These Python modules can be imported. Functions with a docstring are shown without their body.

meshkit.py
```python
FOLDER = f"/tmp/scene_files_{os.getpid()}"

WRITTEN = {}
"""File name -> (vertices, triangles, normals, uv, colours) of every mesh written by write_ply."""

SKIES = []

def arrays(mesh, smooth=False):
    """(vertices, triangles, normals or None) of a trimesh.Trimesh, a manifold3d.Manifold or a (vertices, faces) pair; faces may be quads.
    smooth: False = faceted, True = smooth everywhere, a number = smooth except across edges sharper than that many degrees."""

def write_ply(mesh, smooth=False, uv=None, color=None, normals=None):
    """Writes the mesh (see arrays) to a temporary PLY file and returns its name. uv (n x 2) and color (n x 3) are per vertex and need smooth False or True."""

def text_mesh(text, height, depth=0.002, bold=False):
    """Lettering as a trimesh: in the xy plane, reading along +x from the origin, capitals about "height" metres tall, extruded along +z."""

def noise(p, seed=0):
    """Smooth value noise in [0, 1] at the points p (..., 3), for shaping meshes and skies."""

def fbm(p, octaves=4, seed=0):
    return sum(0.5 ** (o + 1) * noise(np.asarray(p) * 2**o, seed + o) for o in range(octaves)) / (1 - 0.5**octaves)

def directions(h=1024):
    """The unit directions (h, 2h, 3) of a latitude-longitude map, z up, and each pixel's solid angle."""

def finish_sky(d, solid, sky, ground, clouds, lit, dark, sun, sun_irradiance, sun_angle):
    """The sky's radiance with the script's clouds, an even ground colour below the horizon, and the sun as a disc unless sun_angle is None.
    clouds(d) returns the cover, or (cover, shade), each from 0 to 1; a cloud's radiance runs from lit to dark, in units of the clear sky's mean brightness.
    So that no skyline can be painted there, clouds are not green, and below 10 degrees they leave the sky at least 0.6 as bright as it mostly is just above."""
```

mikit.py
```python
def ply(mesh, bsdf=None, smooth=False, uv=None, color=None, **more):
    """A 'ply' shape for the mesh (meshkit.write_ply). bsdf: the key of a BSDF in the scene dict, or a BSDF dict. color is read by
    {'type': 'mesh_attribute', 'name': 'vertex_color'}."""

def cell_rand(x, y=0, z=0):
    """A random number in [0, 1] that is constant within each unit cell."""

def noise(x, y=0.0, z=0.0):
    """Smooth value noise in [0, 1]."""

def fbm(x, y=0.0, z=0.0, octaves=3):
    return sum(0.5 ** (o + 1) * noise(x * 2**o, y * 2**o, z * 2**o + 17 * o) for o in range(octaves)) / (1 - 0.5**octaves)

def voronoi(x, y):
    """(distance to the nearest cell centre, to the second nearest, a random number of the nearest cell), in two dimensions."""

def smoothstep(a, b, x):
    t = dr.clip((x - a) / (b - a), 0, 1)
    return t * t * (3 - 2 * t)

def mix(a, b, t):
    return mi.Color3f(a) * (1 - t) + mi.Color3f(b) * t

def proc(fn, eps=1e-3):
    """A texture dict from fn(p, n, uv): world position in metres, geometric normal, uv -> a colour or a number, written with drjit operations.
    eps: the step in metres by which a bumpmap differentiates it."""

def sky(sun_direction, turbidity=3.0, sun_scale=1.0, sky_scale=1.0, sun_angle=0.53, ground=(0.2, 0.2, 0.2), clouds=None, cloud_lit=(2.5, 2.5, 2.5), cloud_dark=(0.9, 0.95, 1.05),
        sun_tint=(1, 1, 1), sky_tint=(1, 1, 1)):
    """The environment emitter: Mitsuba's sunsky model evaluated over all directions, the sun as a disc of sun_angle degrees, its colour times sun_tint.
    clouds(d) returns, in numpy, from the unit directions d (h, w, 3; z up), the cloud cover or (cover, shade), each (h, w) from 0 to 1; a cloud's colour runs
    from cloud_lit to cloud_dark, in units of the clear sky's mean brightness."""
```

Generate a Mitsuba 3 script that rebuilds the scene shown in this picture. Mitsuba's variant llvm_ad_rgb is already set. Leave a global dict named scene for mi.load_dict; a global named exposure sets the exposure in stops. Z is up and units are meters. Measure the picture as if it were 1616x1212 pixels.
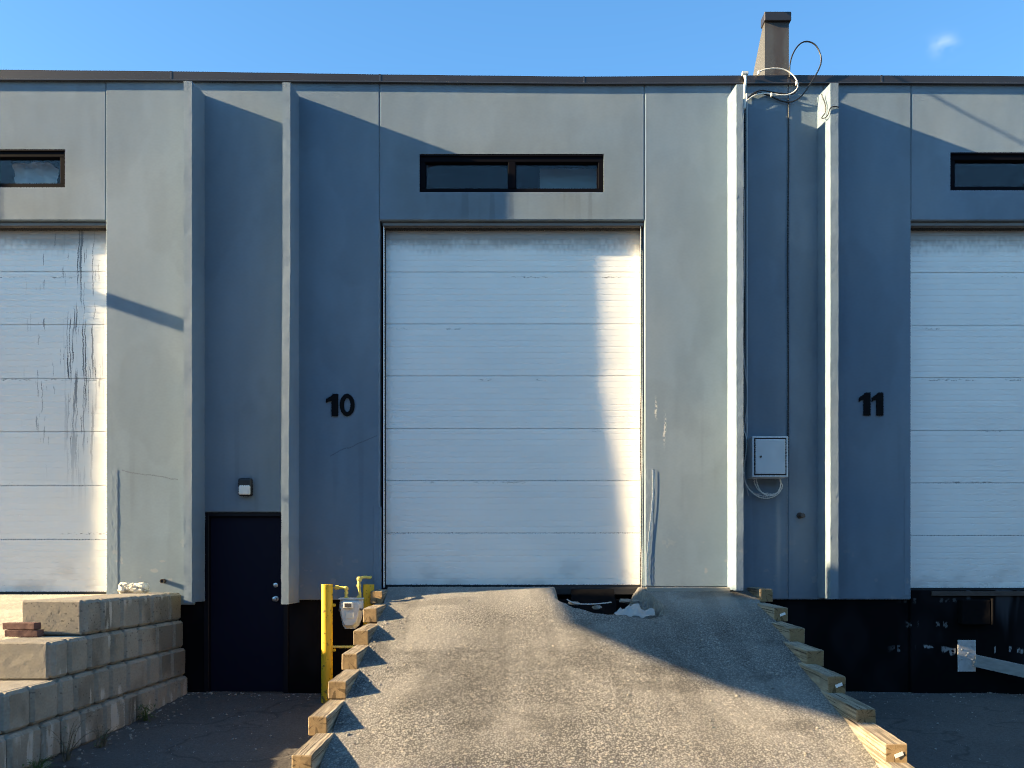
import math, random
import numpy as np, trimesh, drjit as dr, mitsuba as mi, mikit, meshkit
import manifold3d as m3
from scipy.interpolate import CubicSpline
from mikit import proc, noise, fbm, smoothstep, mix, cell_rand, voronoi
T = mi.ScalarTransform4f
rng = random.Random(7)
scene, labels = {'type': 'scene'}, {}

# ------------------------------------------------------------------ camera, sky, exposure
CAM_Y, CAM_Z, F = -8.7, 1.5, 1170.0          # metres, metres, pixels of a 1616 px wide picture
scene['camera'] = {'type': 'perspective', 'fov': math.degrees(2 * math.atan(808 / F)), 'fov_axis': 'x',
                   'near_clip': 0.05, 'far_clip': 3000.0,
                   'principal_point_offset_x': 0.0, 'principal_point_offset_y': -0.2368,
                   'to_world': T().look_at(origin=[0, CAM_Y, CAM_Z], target=[0, 0, CAM_Z], up=[0, 0, 1])}
SUN = (-2.476, -0.35, 0.836)

def wisps(d):
    c = np.array([.583, 1.0, .70]); c /= np.linalg.norm(c)
    e1 = np.cross(c, [0, 0, 1.0]); e1 /= np.linalg.norm(e1); e2 = np.cross(e1, c)
    u, v = d @ e1, d @ e2
    r = np.sqrt((u / .011) ** 2 + ((v + .25 * u) / .008) ** 2)
    n = meshkit.fbm(d * 90, 4, 3)
    return np.clip(np.exp(-r * r) * (n - .36) * .7, 0, .13) * (d @ c > 0)

scene['sky'] = mikit.sky(SUN, turbidity=2.6, sun_scale=0.98, sky_scale=0.51, sun_tint=(.97, 1.0, 1.06), sky_tint=(.67, 1.04, 1.30), clouds=wisps,
                         cloud_lit=(3.2, 3.2, 3.2), ground=(.12, .11, .10))
exposure = 4.3

# ------------------------------------------------------------------ helpers
def PX(px, y=0.0): return (px - 808) * (y - CAM_Y) / F
def PZ(py, y=0.0): return CAM_Z + (893 - py) * (y - CAM_Y) / F

def numbered(k):
    if k not in used: used.add(k); return k
    i = 1
    while f'{k}_{i:03d}' in used: i += 1
    k = f'{k}_{i:03d}'; used.add(k); return k
used = set()

def thing(name, label, cat, group=None):
    k = numbered(name); labels[k] = {'label': label, 'category': cat}
    if group: labels[k]['group'] = group
    return k

def obj(name, mesh, mat, parent=None, label=None, smooth=False, **kw):
    k = numbered((parent + '__' if parent else '') + name)
    scene[k] = mikit.ply(mesh, mat + '_material', smooth=smooth, **kw)
    if label: labels[k] = {'label': label}
    return k

def single(name, mesh, mat, label, cat, group=None, smooth=False, **kw):
    k = obj(name, mesh, mat, None, None, smooth, **kw)
    labels[k] = {'label': label, 'category': cat}
    if group: labels[k]['group'] = group
    return k

def struct(name, mesh, mat, smooth=False, kind='structure', **kw):
    k = obj(name, mesh, mat, None, None, smooth, **kw); labels[k] = {'kind': kind}; return k

def tm(man):
    m = man.to_mesh(); return trimesh.Trimesh(m.vert_properties[:, :3], m.tri_verts, process=False)

def cman(x0, x1, y0, y1, z0, z1, c=0.006):
    p = []
    for sx in (0, 1):
        for sy in (0, 1):
            for sz in (0, 1):
                b = np.array([(x0, x1)[sx], (y0, y1)[sy], (z0, z1)[sz]], float)
                s = np.array([1 - 2 * sx, 1 - 2 * sy, 1 - 2 * sz]) * c
                for k in range(3):
                    q = b + s; q[k] = b[k]; p.append(q)
    return m3.Manifold.hull_points(np.array(p))

def cbox(x0, x1, y0, y1, z0, z1, c=0.006): return tm(cman(x0, x1, y0, y1, z0, z1, c))
def box(x0, x1, y0, y1, z0, z1):
    b = trimesh.creation.box((x1 - x0, y1 - y0, z1 - z0)); b.apply_translation(((x0 + x1) / 2, (y0 + y1) / 2, (z0 + z1) / 2)); return b
def join(*ms): return trimesh.util.concatenate([m for m in ms])

def rough(man, step, amp, freq=9.0, seed=0, fine=0.3):
    """refine a solid and push its surface in and out by noise"""
    m = tm(man.refine_to_length(step)) if not isinstance(man, trimesh.Trimesh) else man
    m.merge_vertices()
    v = np.array(m.vertices)
    o = np.stack([meshkit.fbm(v * freq + 31.7 * k, 3, seed + k) - .5 for k in range(3)], -1)
    o2 = np.stack([meshkit.fbm(v * freq * 5 + 11.7 * k, 2, seed + 5 + k) - .5 for k in range(3)], -1)
    m.vertices = v + 2 * amp * (o + fine * o2)
    return m

def tube(pts, r, sides=8, n=None, smoothpath=True, close_ends=True):
    p = np.asarray(pts, float)
    if smoothpath and len(p) > 2:
        t = np.r_[0, np.cumsum(np.linalg.norm(np.diff(p, axis=0), axis=1))]
        p = CubicSpline(t, p)(np.linspace(0, t[-1], n or max(12, 8 * len(p))))
    d = np.gradient(p, axis=0); d /= np.linalg.norm(d, axis=1, keepdims=True) + 1e-12
    a = np.cross(d[0], [0.31, 0.2, 0.93] if abs(d[0][2]) < .9 else [1, 0.1, 0]); a /= np.linalg.norm(a)
    rings = []
    ang = np.arange(sides) * 2 * np.pi / sides
    rr = np.broadcast_to(r, (len(p),))
    for i in range(len(p)):
        a = a - d[i] * (a @ d[i]); a /= np.linalg.norm(a); b = np.cross(d[i], a)
        rings.append(p[i] + rr[i] * (np.cos(ang)[:, None] * a + np.sin(ang)[:, None] * b))
    v = np.vstack(rings + [p[:1], p[-1:]]); f = []
    N = len(p)
    for i in range(N - 1):
        for j in range(sides):
            k = (j + 1) % sides
            f += [[i * sides + j, i * sides + k, (i + 1) * sides + k], [i * sides + j, (i + 1) * sides + k, (i + 1) * sides + j]]
    for j in range(sides):
        k = (j + 1) % sides
        f += [[N * sides, k, j], [N * sides + 1, (N - 1) * sides + j, (N - 1) * sides + k]]
    return trimesh.Trimesh(v, f, process=False)

def cyl(p0, p1, r, sides=20): return tube([p0, p1], r, sides, smoothpath=False)

def bevcyl(x, y, z0, z1, r, c=.006, sides=24):
    prof = [(0, z0), (r, z0), (r, z1 - c), (r - .3 * c, z1 - .3 * c), (r - c, z1), (0, z1)]
    m = trimesh.creation.revolve(np.array(prof), sections=sides); m.apply_translation((x, y, 0)); return m

def ribbon(pts, w, t=.002, wdir=(1, 0, 0)):
    """flat strip following a path, with thickness"""
    p = np.asarray(pts, float)
    s = np.r_[0, np.cumsum(np.linalg.norm(np.diff(p, axis=0), axis=1))]
    p = CubicSpline(s, p)(np.linspace(0, s[-1], 40))
    d = np.gradient(p, axis=0); d /= np.linalg.norm(d, axis=1, keepdims=True)
    wd = np.asarray(wdir, float); v = []
    for i in range(len(p)):
        a = wd - d[i] * (wd @ d[i]); a /= np.linalg.norm(a); b = np.cross(d[i], a)
        v += [p[i] - a * w / 2 - b * t / 2, p[i] + a * w / 2 - b * t / 2, p[i] + a * w / 2 + b * t / 2, p[i] - a * w / 2 + b * t / 2]
    f = []
    for i in range(len(p) - 1):
        for j in range(4):
            k = (j + 1) % 4; A, B = 4 * i, 4 * (i + 1)
            f += [[A + j, A + k, B + k], [A + j, B + k, B + j]]
    n = 4 * (len(p) - 1); f += [[0, 2, 1], [0, 3, 2], [n, n + 1, n + 2], [n, n + 2, n + 3]]
    return trimesh.Trimesh(np.array(v), f, process=False)

# ------------------------------------------------------------------ materials
def mat(name, color, rough_=.7, bump=None, bscale=1.0, eps=1e-3, **kw):
    b = {'type': 'principled', 'base_color': color if isinstance(color, dict) else {'type': 'rgb', 'value': list(color)},
         'roughness': rough_, **kw}
    if bump: b = {'type': 'bumpmap', 'arbitrary': proc(bump, eps), 'scale': bscale, 'bsdf': b}
    scene[name + '_material'] = {'type': 'twosided', 'bsdf': b}
    return name

def C(*v): return mi.Color3f(*v)
def band(x, a, b, s): return smoothstep(a - s, a + s, x) * (1 - smoothstep(b - s, b + s, x))
def dot(x, z, x0, z0, rx, rz): return dr.exp(-(dr.square((x - x0) / rx) + dr.square((z - z0) / rz)))

def wall_col(p, n, uv):
    big = fbm(p.x * .9, p.y * .9 + 3, p.z * .7, 4)
    brush = fbm(p.x * 7, p.y * 7, p.z * 1.1, 3)
    fine = noise(p.x * 55, p.y * 55, p.z * 55)
    k = .88 + .24 * (big - .5) + .14 * (brush - .5) + .06 * (fine - .5) + .05
    c = mix((.166, .233, .304), (.182, .238, .292), smoothstep(.3, .7, big)) * k
    roller = smoothstep(.50, .58, fbm(p.x * 1.7 + 4, 0, p.z * .9, 4)) * .06
    c = c * (1 - roller)
    # run-off grime under the coping, broken into drips
    drip = smoothstep(6.2, 7.1, p.z + .9 * (fbm(p.x * 6, 0, p.z * .35) - .5)) * .22
    c = mix(c, c * C(.78, .76, .72), drip)
    # grime halo round the small windows
    g = dr.maximum(band(p.x, -1.45, 1.45, .25) * band(p.z, 5.5, 6.45, .2), band(p.x, -7.0, -5.1, .2) * band(p.z, 5.5, 6.45, .2))
    c = mix(c, c * C(.88, .83, .76), g * (.4 + .8 * fbm(p.x * 3, 1, p.z * 3)) * .8)
    # hairline cracks and faint rain runs below the openings
    cz = dr.minimum(dr.abs(p.z - (2.62 - .16 * (p.x + 4.6) + .05 * (fbm(p.x * 5, 1, 2) - .5))) + 9 * (1 - band(p.x, -4.6, -3.9, .02)),
                    dr.abs(p.z - (2.78 + .46 * (p.x + 2.15) + .05 * (fbm(p.x * 5, 4, 2) - .5))) + 9 * (1 - band(p.x, -2.15, -1.56, .02)))
    c = c * (1 - .35 * (1 - smoothstep(.002, .009, cz)))
    runs = smoothstep(.60, .72, noise(p.x * 13, 0, p.z * .25)) * smoothstep(.3, .6, fbm(p.x * 4, 2, p.z * .6, 2)) * dr.maximum(band(p.z, 5.55, 5.92, .1) * dr.maximum(band(p.x, -1.1, 1.1, .05), band(p.x, -6.9, -5.2, .05)), .5 * band(p.z, 1.1, 3.2, .8))
    c = c * (1 - .16 * runs)
    # pale mineral streak under the cabinet, scratches by the door
    s = dot(p.x + .015 * noise(p.z * 6), p.z, 3.135, 1.75, .028, .5) * band(p.z, 1.1, 2.3, .1)
    c = mix(c, C(.42, .43, .40), s * .55)
    sc = dot(p.x + .02 * noise(p.z * 30), p.z, 1.70, 3.34, .010, .09) + dot(p.x + .02 * noise(p.z * 24), p.z, 1.80, 3.10, .011, .12)
    c = mix(c, C(.62, .62, .58), dr.minimum(sc, 1) * smoothstep(.35, .5, noise(p.x * 70, 0, p.z * 40)))
    scuff = smoothstep(.70, .76, fbm(p.x * 11 + 5, p.y * 11, p.z * 9, 4)) * (1 - smoothstep(1.2, 2.2, p.z))
    c = mix(c, C(.34, .33, .31), scuff * .35)
    return c
def wall_bump(p, n, uv):
    return fbm(p.x * 14, p.y * 14, p.z * 9, 3) * .5 + noise(p.x * 60, p.y * 60, p.z * 60) * .22 + .85 * noise(p.x * 380, p.y * 380, p.z * 380)
mat('painted_concrete', proc(wall_col), .78, wall_bump, .004, 8e-4, specular=.3)

def black_col(p, n, uv):
    g = fbm(p.x * 3, p.y * 3, p.z * 1.5, 3)
    c = mix((.004, .004, .005), (.009, .009, .011), smoothstep(.45, .75, g))
    right = smoothstep(4.7, 5.0, p.x)
    st = smoothstep(.55, .8, fbm(p.x * 11, 0, p.z * .8, 3)) * right * smoothstep(.55, 1.0, p.z)
    c = mix(c, C(.06, .065, .075), st * .6)
    # splashed white paint drips along one height
    dz = p.z - .52 + .05 * (noise(p.x * 5) - .5)
    m = .7 * smoothstep(.57, .63, noise(p.x * 34, 0, 3)) * smoothstep(.42, .5, noise(p.x * 6 + 2, 0, 1)) * band(dz, -.075 * noise(p.x * 34 + .7), .03, .008) * band(p.x, 4.55, 6.6, .15) * smoothstep(.36, .50, fbm(p.x * 55, 3, p.z * 30, 3))
    m2 = smoothstep(.66, .70, noise(p.x * 22, 0, 9)) * band(p.z + .03 * noise(p.x * 50), .80, .86, .012) * band(p.x, 4.65, 5.15, .02) * smoothstep(.40, .55, fbm(p.x * 50, 7, p.z * 36, 3))
    top = smoothstep(.5, .6, noise(p.x * 25, 0, 5)) * band(p.z, 1.075 - .02 * noise(p.x * 15), 1.12, .006) * band(p.x, 4.6, 5.35, .08) * smoothstep(.45, .6, fbm(p.x * 40, 7, p.z * 36, 3))
    return mix(c, C(.55, .56, .56), dr.minimum(m + .35 * m2 + .15 * top, 1.) * .6)
mat('black_paint', proc(black_col), .85, specular=.05)
mat('dark_door_paint', (.004, .005, .016), .5, specular=.12)
mat('dark_frame', (.005, .005, .009), .45, specular=.2)
mat('coping_metal', proc(lambda p, n, uv: mix((.019, .018, .020), (.030, .028, .030), fbm(p.x * 2, p.y * 5, p.z * 5))), .42, metallic=.2)
mat('coping_edge', (.08, .076, .076), .35, metallic=.6)
mat('header_metal', proc(lambda p, n, uv: mix((.10, .085, .075), (.17, .15, .13), fbm(p.x * 5, p.y * 9, p.z * 20))), .5, metallic=.3)
mat('sealant', (.33, .34, .33), .8)
mat('dull_concrete', proc(lambda p, n, uv: mix((.22, .20, .17), (.38, .35, .30), fbm(p.x * 6, p.y * 6, p.z * 6, 4))), .9)
mat('interior_paint', (.10, .11, .12), .9)

def door_col(p, n, uv):
    g = fbm(p.x * 1.3, 5, p.z * 1.3, 3)
    c = mix((.71, .725, .70), (.78, .785, .745), g)
    # soot hanging under the header
    top = smoothstep(5.20, 5.42, p.z + .16 * (fbm(p.x * 2.2, 0, p.z * 5, 4) - .5) + .05 * (noise(p.x * 40, 0, p.z * 16) - .5))
    c = mix(c, C(.20, .185, .17), top * .80)
    # grime flecks at the section joints
    lip = smoothstep(.50, .70, fbm(p.x * 40, 0, p.z * 70, 3)) * smoothstep(.62, .74, fbm(p.x * 3 + 11, 0, p.z * 1.64, 2))
    zz = (p.z - 1.262) / .6125
    near = 1 - smoothstep(.0, .06, zz - dr.floor(zz))
    c = mix(c, C(.16, .14, .12), lip * near * .8)
    # oily runs on the left door
    xw = p.x + .05 * (fbm(p.z * 3.5, p.x * 2, 1) - .5) + .008 * (noise(p.z * 22, p.x * 9, 4) - .5)
    a = smoothstep(.56, .64, noise(xw * 70, 0, p.z * .55)) * smoothstep(.34, .50, fbm(xw * 24, 2, p.z * 2.2, 3)) * band(p.x, -5.32, -4.98, .06) * smoothstep(2.0, 4.0, p.z)
    b = smoothstep(.72, .77, noise(xw * 85 + 7, 0, p.z * 1.6)) * smoothstep(.60, .66, fbm(xw * 30 + 3, 5, p.z * 5, 2)) * band(p.x, -5.75, -4.9, .15) * smoothstep(2.4, 3.2, p.z)
    c = mix(c, C(.11, .115, .12), dr.minimum(a * .85 + b * .7, 1.))
    # rub marks and road dirt low down
    low = (1 - smoothstep(1.25, 1.75, p.z)) * smoothstep(.42, .7, fbm(p.x * 3, 2, p.z * 4, 4)) * .35
    c = mix(c, C(.33, .31, .29), low)
    return c
def door_bump(p, n, uv):
    return fbm(p.x * 2.0, 0, p.z * 2.4, 3)
mat('door_steel', proc(door_col), .42, door_bump, .012, 4e-3, specular=.45)
mat('white_seal', proc(lambda p, n, uv: mix((.55, .54, .50), (.78, .77, .73), fbm(p.x * 20, p.y * 20, p.z * 4))), .6)
mat('black_rubber', (.014, .014, .015), .7)
scene['pane_glass_material'] = {'type': 'thindielectric', 'int_ior': 1.36}
mat('window_frame_metal', (.003, .003, .005), .7, specular=.05)
mat('number_black', (.004, .004, .005), .7, specular=.1)
mat('lamp_lens', (.72, .72, .66), .3)
mat('lamp_black', (.012, .013, .014), .45)
mat('cabinet_paint', proc(lambda p, n, uv: mix((.40, .44, .46), (.50, .53, .54), fbm(p.x * 9, p.y * 9, p.z * 5))), .4)
mat('chrome', (.65, .65, .66), .22, metallic=1.0)
mat('white_cable', (.62, .62, .58), .5)
mat('grey_cable', (.30, .31, .32), .5)
mat('black_cable', (.012, .012, .013), .45)
mat('conduit_grey', (.30, .33, .35), .5)
mat('yellow_paint', proc(lambda p, n, uv: mix(mix((.60, .34, .012), (.74, .46, .02), fbm(p.x * 18, p.y * 18, p.z * 4, 3)), (.12, .07, .035), .8 * smoothstep(.69, .74, fbm(p.x * 48, p.y * 48, p.z * 28, 3) + .22 * (1 - smoothstep(-.1, .35, p.z))))), .42)
mat('yellow_pipe', proc(lambda p, n, uv: mix((.62, .44, .06), (.75, .60, .16), fbm(p.x * 60, p.y * 60, p.z * 60, 3))), .5)
mat('meter_grey', proc(lambda p, n, uv: mix((.42, .43, .42), (.55, .56, .54), fbm(p.x * 25, p.y * 25, p.z * 14, 3))), .5)
mat('meter_dark', (.05, .05, .05), .4)
mat('plate_white', (.6, .58, .5), .6)
mat('galvanised', proc(lambda p, n, uv: mix((.30, .31, .31), (.62, .63, .62), fbm(p.x * 22, p.y * 22, p.z * 14, 4))), .55, metallic=.35)
mat('grey_plank', proc(lambda p, n, uv: mix((.20, .20, .19), (.33, .33, .31), fbm(p.x * 3, p.y * 40, p.z * 40, 3))), .8)
mat('rust_steel', proc(lambda p, n, uv: mix((.022, .018, .016), (.065, .05, .042), fbm(p.x * 14, p.y * 14, p.z * 14, 3))), .7)
mat('brick_red', proc(lambda p, n, uv: mix((.075, .036, .032), (.125, .066, .056), fbm(p.x * 40, p.y * 40, p.z * 40, 3))), .9)
mat('rubble', proc(lambda p, n, uv: mix((.30, .27, .20), (.70, .66, .54), smoothstep(.32, .5, fbm(p.x * 28, p.y * 28, p.z * 28, 3)))), .95)
mat('scrap_plastic', (.30, .31, .31), .5)
mat('paper_tag', proc(lambda p, n, uv: C(.78, .77, .74) * (.9 + .1 * noise(p.x * 60, 0, p.z * 60))), .7)
mat('weed_leaf', proc(lambda p, n, uv: mix((.030, .060, .012), (.075, .12, .03), noise(p.x * 30, p.y * 30, p.z * 30))), .6)
mat('dry_stalk', proc(lambda p, n, uv: mix((.05, .042, .028), (.14, .12, .07), noise(p.x * 40, p.y * 40, p.z * 20))), .8)
mat('stack_metal', proc(lambda p, n, uv: mix(mix((.040, .043, .046), (.064, .067, .069), fbm(p.x * 9, p.y * 9, p.z * 1.6, 3)), (.035, .03, .03),
    dr.minimum(1., band(p.x + .05 * (noise(p.z * 7) - .5), 3.08, 3.19, .025) * (.5 + .6 * noise(p.x * 30, 0, p.z * 3)) + .7 * smoothstep(7.78, 7.95, p.z + .12 * noise(p.x * 25))))), .7)

def wood_col(p, n, uv):
    # uv: position across the timber (m), centred; grain runs along y
    gr = fbm(uv.x * 70, p.y * 2.2, uv.y * 70 + dr.floor(p.x) * 3.3, 3)
    side = mix((.140, .116, .084), (.325, .272, .200), smoothstep(.3, .7, gr))
    side = mix(side, C(.26, .235, .195), .7 * smoothstep(.45, .65, fbm(p.x * 5, p.y * 2, p.z * 5, 3)))
    crack = smoothstep(.70, .76, noise(uv.x * 90, p.y * 2.4 + p.x, uv.y * 90 + 5))
    side = side * (1 - .7 * crack)
    side = side * (.72 + .5 * noise(p.x * 2.3 + 3, p.y * 1.7, p.z * 5))
    grime = smoothstep(.52, .70, fbm(p.x * 9, p.y * 7, p.z * 9, 3))
    side = mix(side, C(.10, .085, .065), grime * .45)
    r = dr.sqrt(dr.square(uv.x + .015) + dr.square(uv.y - .02)) + .006 * noise(p.x * 30, p.y * 9, p.z * 30)
    ring = .5 + .5 * dr.sin(r * 900)
    end = mix((.17, .115, .058), (.29, .205, .11), ring * .55 + .45 * noise(p.x * 60, 0, p.z * 60))
    ang = dr.atan2(uv.y - .02, uv.x + .015)
    split = smoothstep(.80, .86, noise(ang * 4.5, dr.floor(p.y * 2), 3)) * smoothstep(.015, .04, r)
    end = end * (1 - .55 * split)
    return mix(side, end, smoothstep(.6, .8, dr.abs(n.y)))
def wood_bump(p, n, uv): return noise(uv.x * 120, p.y * 4, uv.y * 120) * (1 - smoothstep(.6, .8, dr.abs(n.y)))
mat('weathered_wood', proc(wood_col), .85, wood_bump, .003, 1e-3, specular=.2)

def block_col(p, n, uv):
    g = fbm(p.x * 2.6, p.y * 2.6, p.z * 2.6, 4)
    c = mix((.205, .186, .150), (.275, .252, .212), g)
    c = c * (.88 + .24 * noise(p.x * 70, p.y * 70, p.z * 70))
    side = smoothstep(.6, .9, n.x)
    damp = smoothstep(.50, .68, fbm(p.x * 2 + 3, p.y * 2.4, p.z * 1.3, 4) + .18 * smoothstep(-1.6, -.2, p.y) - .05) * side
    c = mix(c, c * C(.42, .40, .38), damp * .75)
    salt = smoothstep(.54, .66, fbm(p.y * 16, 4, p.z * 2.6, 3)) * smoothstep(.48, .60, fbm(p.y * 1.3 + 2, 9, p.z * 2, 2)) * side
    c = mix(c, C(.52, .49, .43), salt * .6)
    pit = smoothstep(.78, .84, noise(p.x * 45, p.y * 45, p.z * 45)) * smoothstep(.4, .6, noise(p.x * 4, p.y * 4, p.z * 4))
    return c * (1 - .45 * pit)
def block_bump(p, n, uv): return fbm(p.x * 22, p.y * 22, p.z * 22, 3) * .6 + .35 * noise(p.x * 110, p.y * 110, p.z * 110)
mat('cast_block', proc(block_col), .92, block_bump, .006, 1.5e-3, specular=.15)

def asph_col(p, n, uv):
    f1, f2, w = voronoi(p.x * 62, p.y * 62)
    stone = 1 - smoothstep(.2, .55, f1)
    big1, big2, bw = voronoi(p.x * 21 + 5, p.y * 21)
    bigs = (1 - smoothstep(.16, .30, big1)) * smoothstep(.72, .78, bw)
    tone = mix((.110, .108, .102), (.325, .315, .292), w)
    c = mix(C(.046, .044, .041), tone, .30 + .65 * stone)
    c = mix(c, mix((.16, .145, .125), (.36, .33, .28), bw * 4 - dr.floor(bw * 4)), bigs * .8)
    dust = fbm(p.x * 1.3 + 2, p.y * 1.6, 1, 4)
    c = mix(c, C(.26, .25, .228), smoothstep(.35, .75, dust) * .35)
    # fine washed-in dust along the threshold and two faint wheel tracks rubbed darker
    c = mix(c, C(.26, .25, .23), smoothstep(-.75, -.15, p.y + .25 * noise(p.x * 4, p.y * 3)) * .5)
    track = dr.exp(-dr.square((p.x + .25 + .12 * (fbm(p.y * 1.3, 3, 1) - .5)) / .20)) + dr.exp(-dr.square((p.x - 1.42 + .12 * (fbm(p.y * 1.3, 8, 1) - .5)) / .20))
    c = c * (1 - .16 * track * (.5 + noise(p.x * 5, p.y * 2)))
    damp = smoothstep(.56, .72, fbm(p.x * 1.4 + 7, p.y * 2.6, 4, 4))
    c = c * (1 - .30 * damp)
    wash = smoothstep(.60, .66, noise(p.x * 9 + 1.5 * fbm(p.x * 2, p.y * 2, 3), p.y * .8, 2))
    return c * (1 - .14 * wash)
def asph_bump(p, n, uv):
    f1, f2, w = voronoi(p.x * 62, p.y * 62)
    return (1 - smoothstep(.1, .6, f1)) * (.4 + .6 * w) + .5 * noise(p.x * 200, p.y * 200)
mat('ramp_asphalt', proc(asph_col), .9, asph_bump, .0055, 1.2e-3, specular=.25)

def yard_col(p, n, uv):
    f1, f2, w = voronoi(p.x * 70, p.y * 70)
    g = fbm(p.x * .8, p.y * 1.3, 2, 4)
    c = mix((.050, .047, .045), (.085, .078, .072), g)
    c = c * (.80 + .4 * w)
    fleck = smoothstep(.955, .965, cell_rand(dr.floor(p.x * 14), dr.floor(p.y * 14), 5)) * (1 - smoothstep(.06, .10, f1)) 
    c = mix(c, C(.45, .44, .42), fleck)
    crack = 1 - smoothstep(.0, .02, dr.abs(fbm(p.x * .9, p.y * 1.4, 9, 4) - .5))
    return c * (1 - .35 * crack)
def yard_bump(p, n, uv): return fbm(p.x * 40, p.y * 40, 0, 3)
mat('yard_asphalt', proc(yard_col), .85, yard_bump, .006, 2e-3, specular=.35)
mat('fill_dirt', proc(lambda p, n, uv: mix((.30, .26, .20), (.44, .39, .30), fbm(p.x * 3, p.y * 8, 0, 4)) * (.85 + .3 * noise(p.x * 90, p.y * 90))), .95,
    lambda p, n, uv: fbm(p.x * 30, p.y * 30, 0, 3), .008, 2e-3)
mat('weathered_pole', (.16, .12, .09), .9)
mat('far_wall', (.16, .19, .22), .85)
mat('far_door', (.5, .52, .52), .6)
mat('dim_board', (.10, .14, .15), .8)
mat('bumper_rubber', (.005, .005, .006), .9, specular=.05)
mat('loose_stone', proc(lambda p, n, uv: mix((.10, .09, .08), (.33, .31, .27), cell_rand(dr.floor(p.x * 18), dr.floor(p.y * 18), 2))), .9)
mat('sign_grey', (.30, .31, .32), .5)

# ------------------------------------------------------------------ ground
def grid(xs, ys, zf):
    X, Y = np.meshgrid(xs, ys); Z = zf(X, Y)
    v = np.stack([X, Y, Z], -1).reshape(-1, 3); nx = len(xs)
    i, j = np.meshgrid(np.arange(len(ys) - 1), np.arange(nx - 1), indexing='ij')
    a = (i * nx + j).ravel()
    f = np.vstack([np.stack([a, a + 1, a + nx + 1], -1), np.stack([a, a + nx + 1, a + nx], -1)])
    return trimesh.Trimesh(v, f, process=False)

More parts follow.
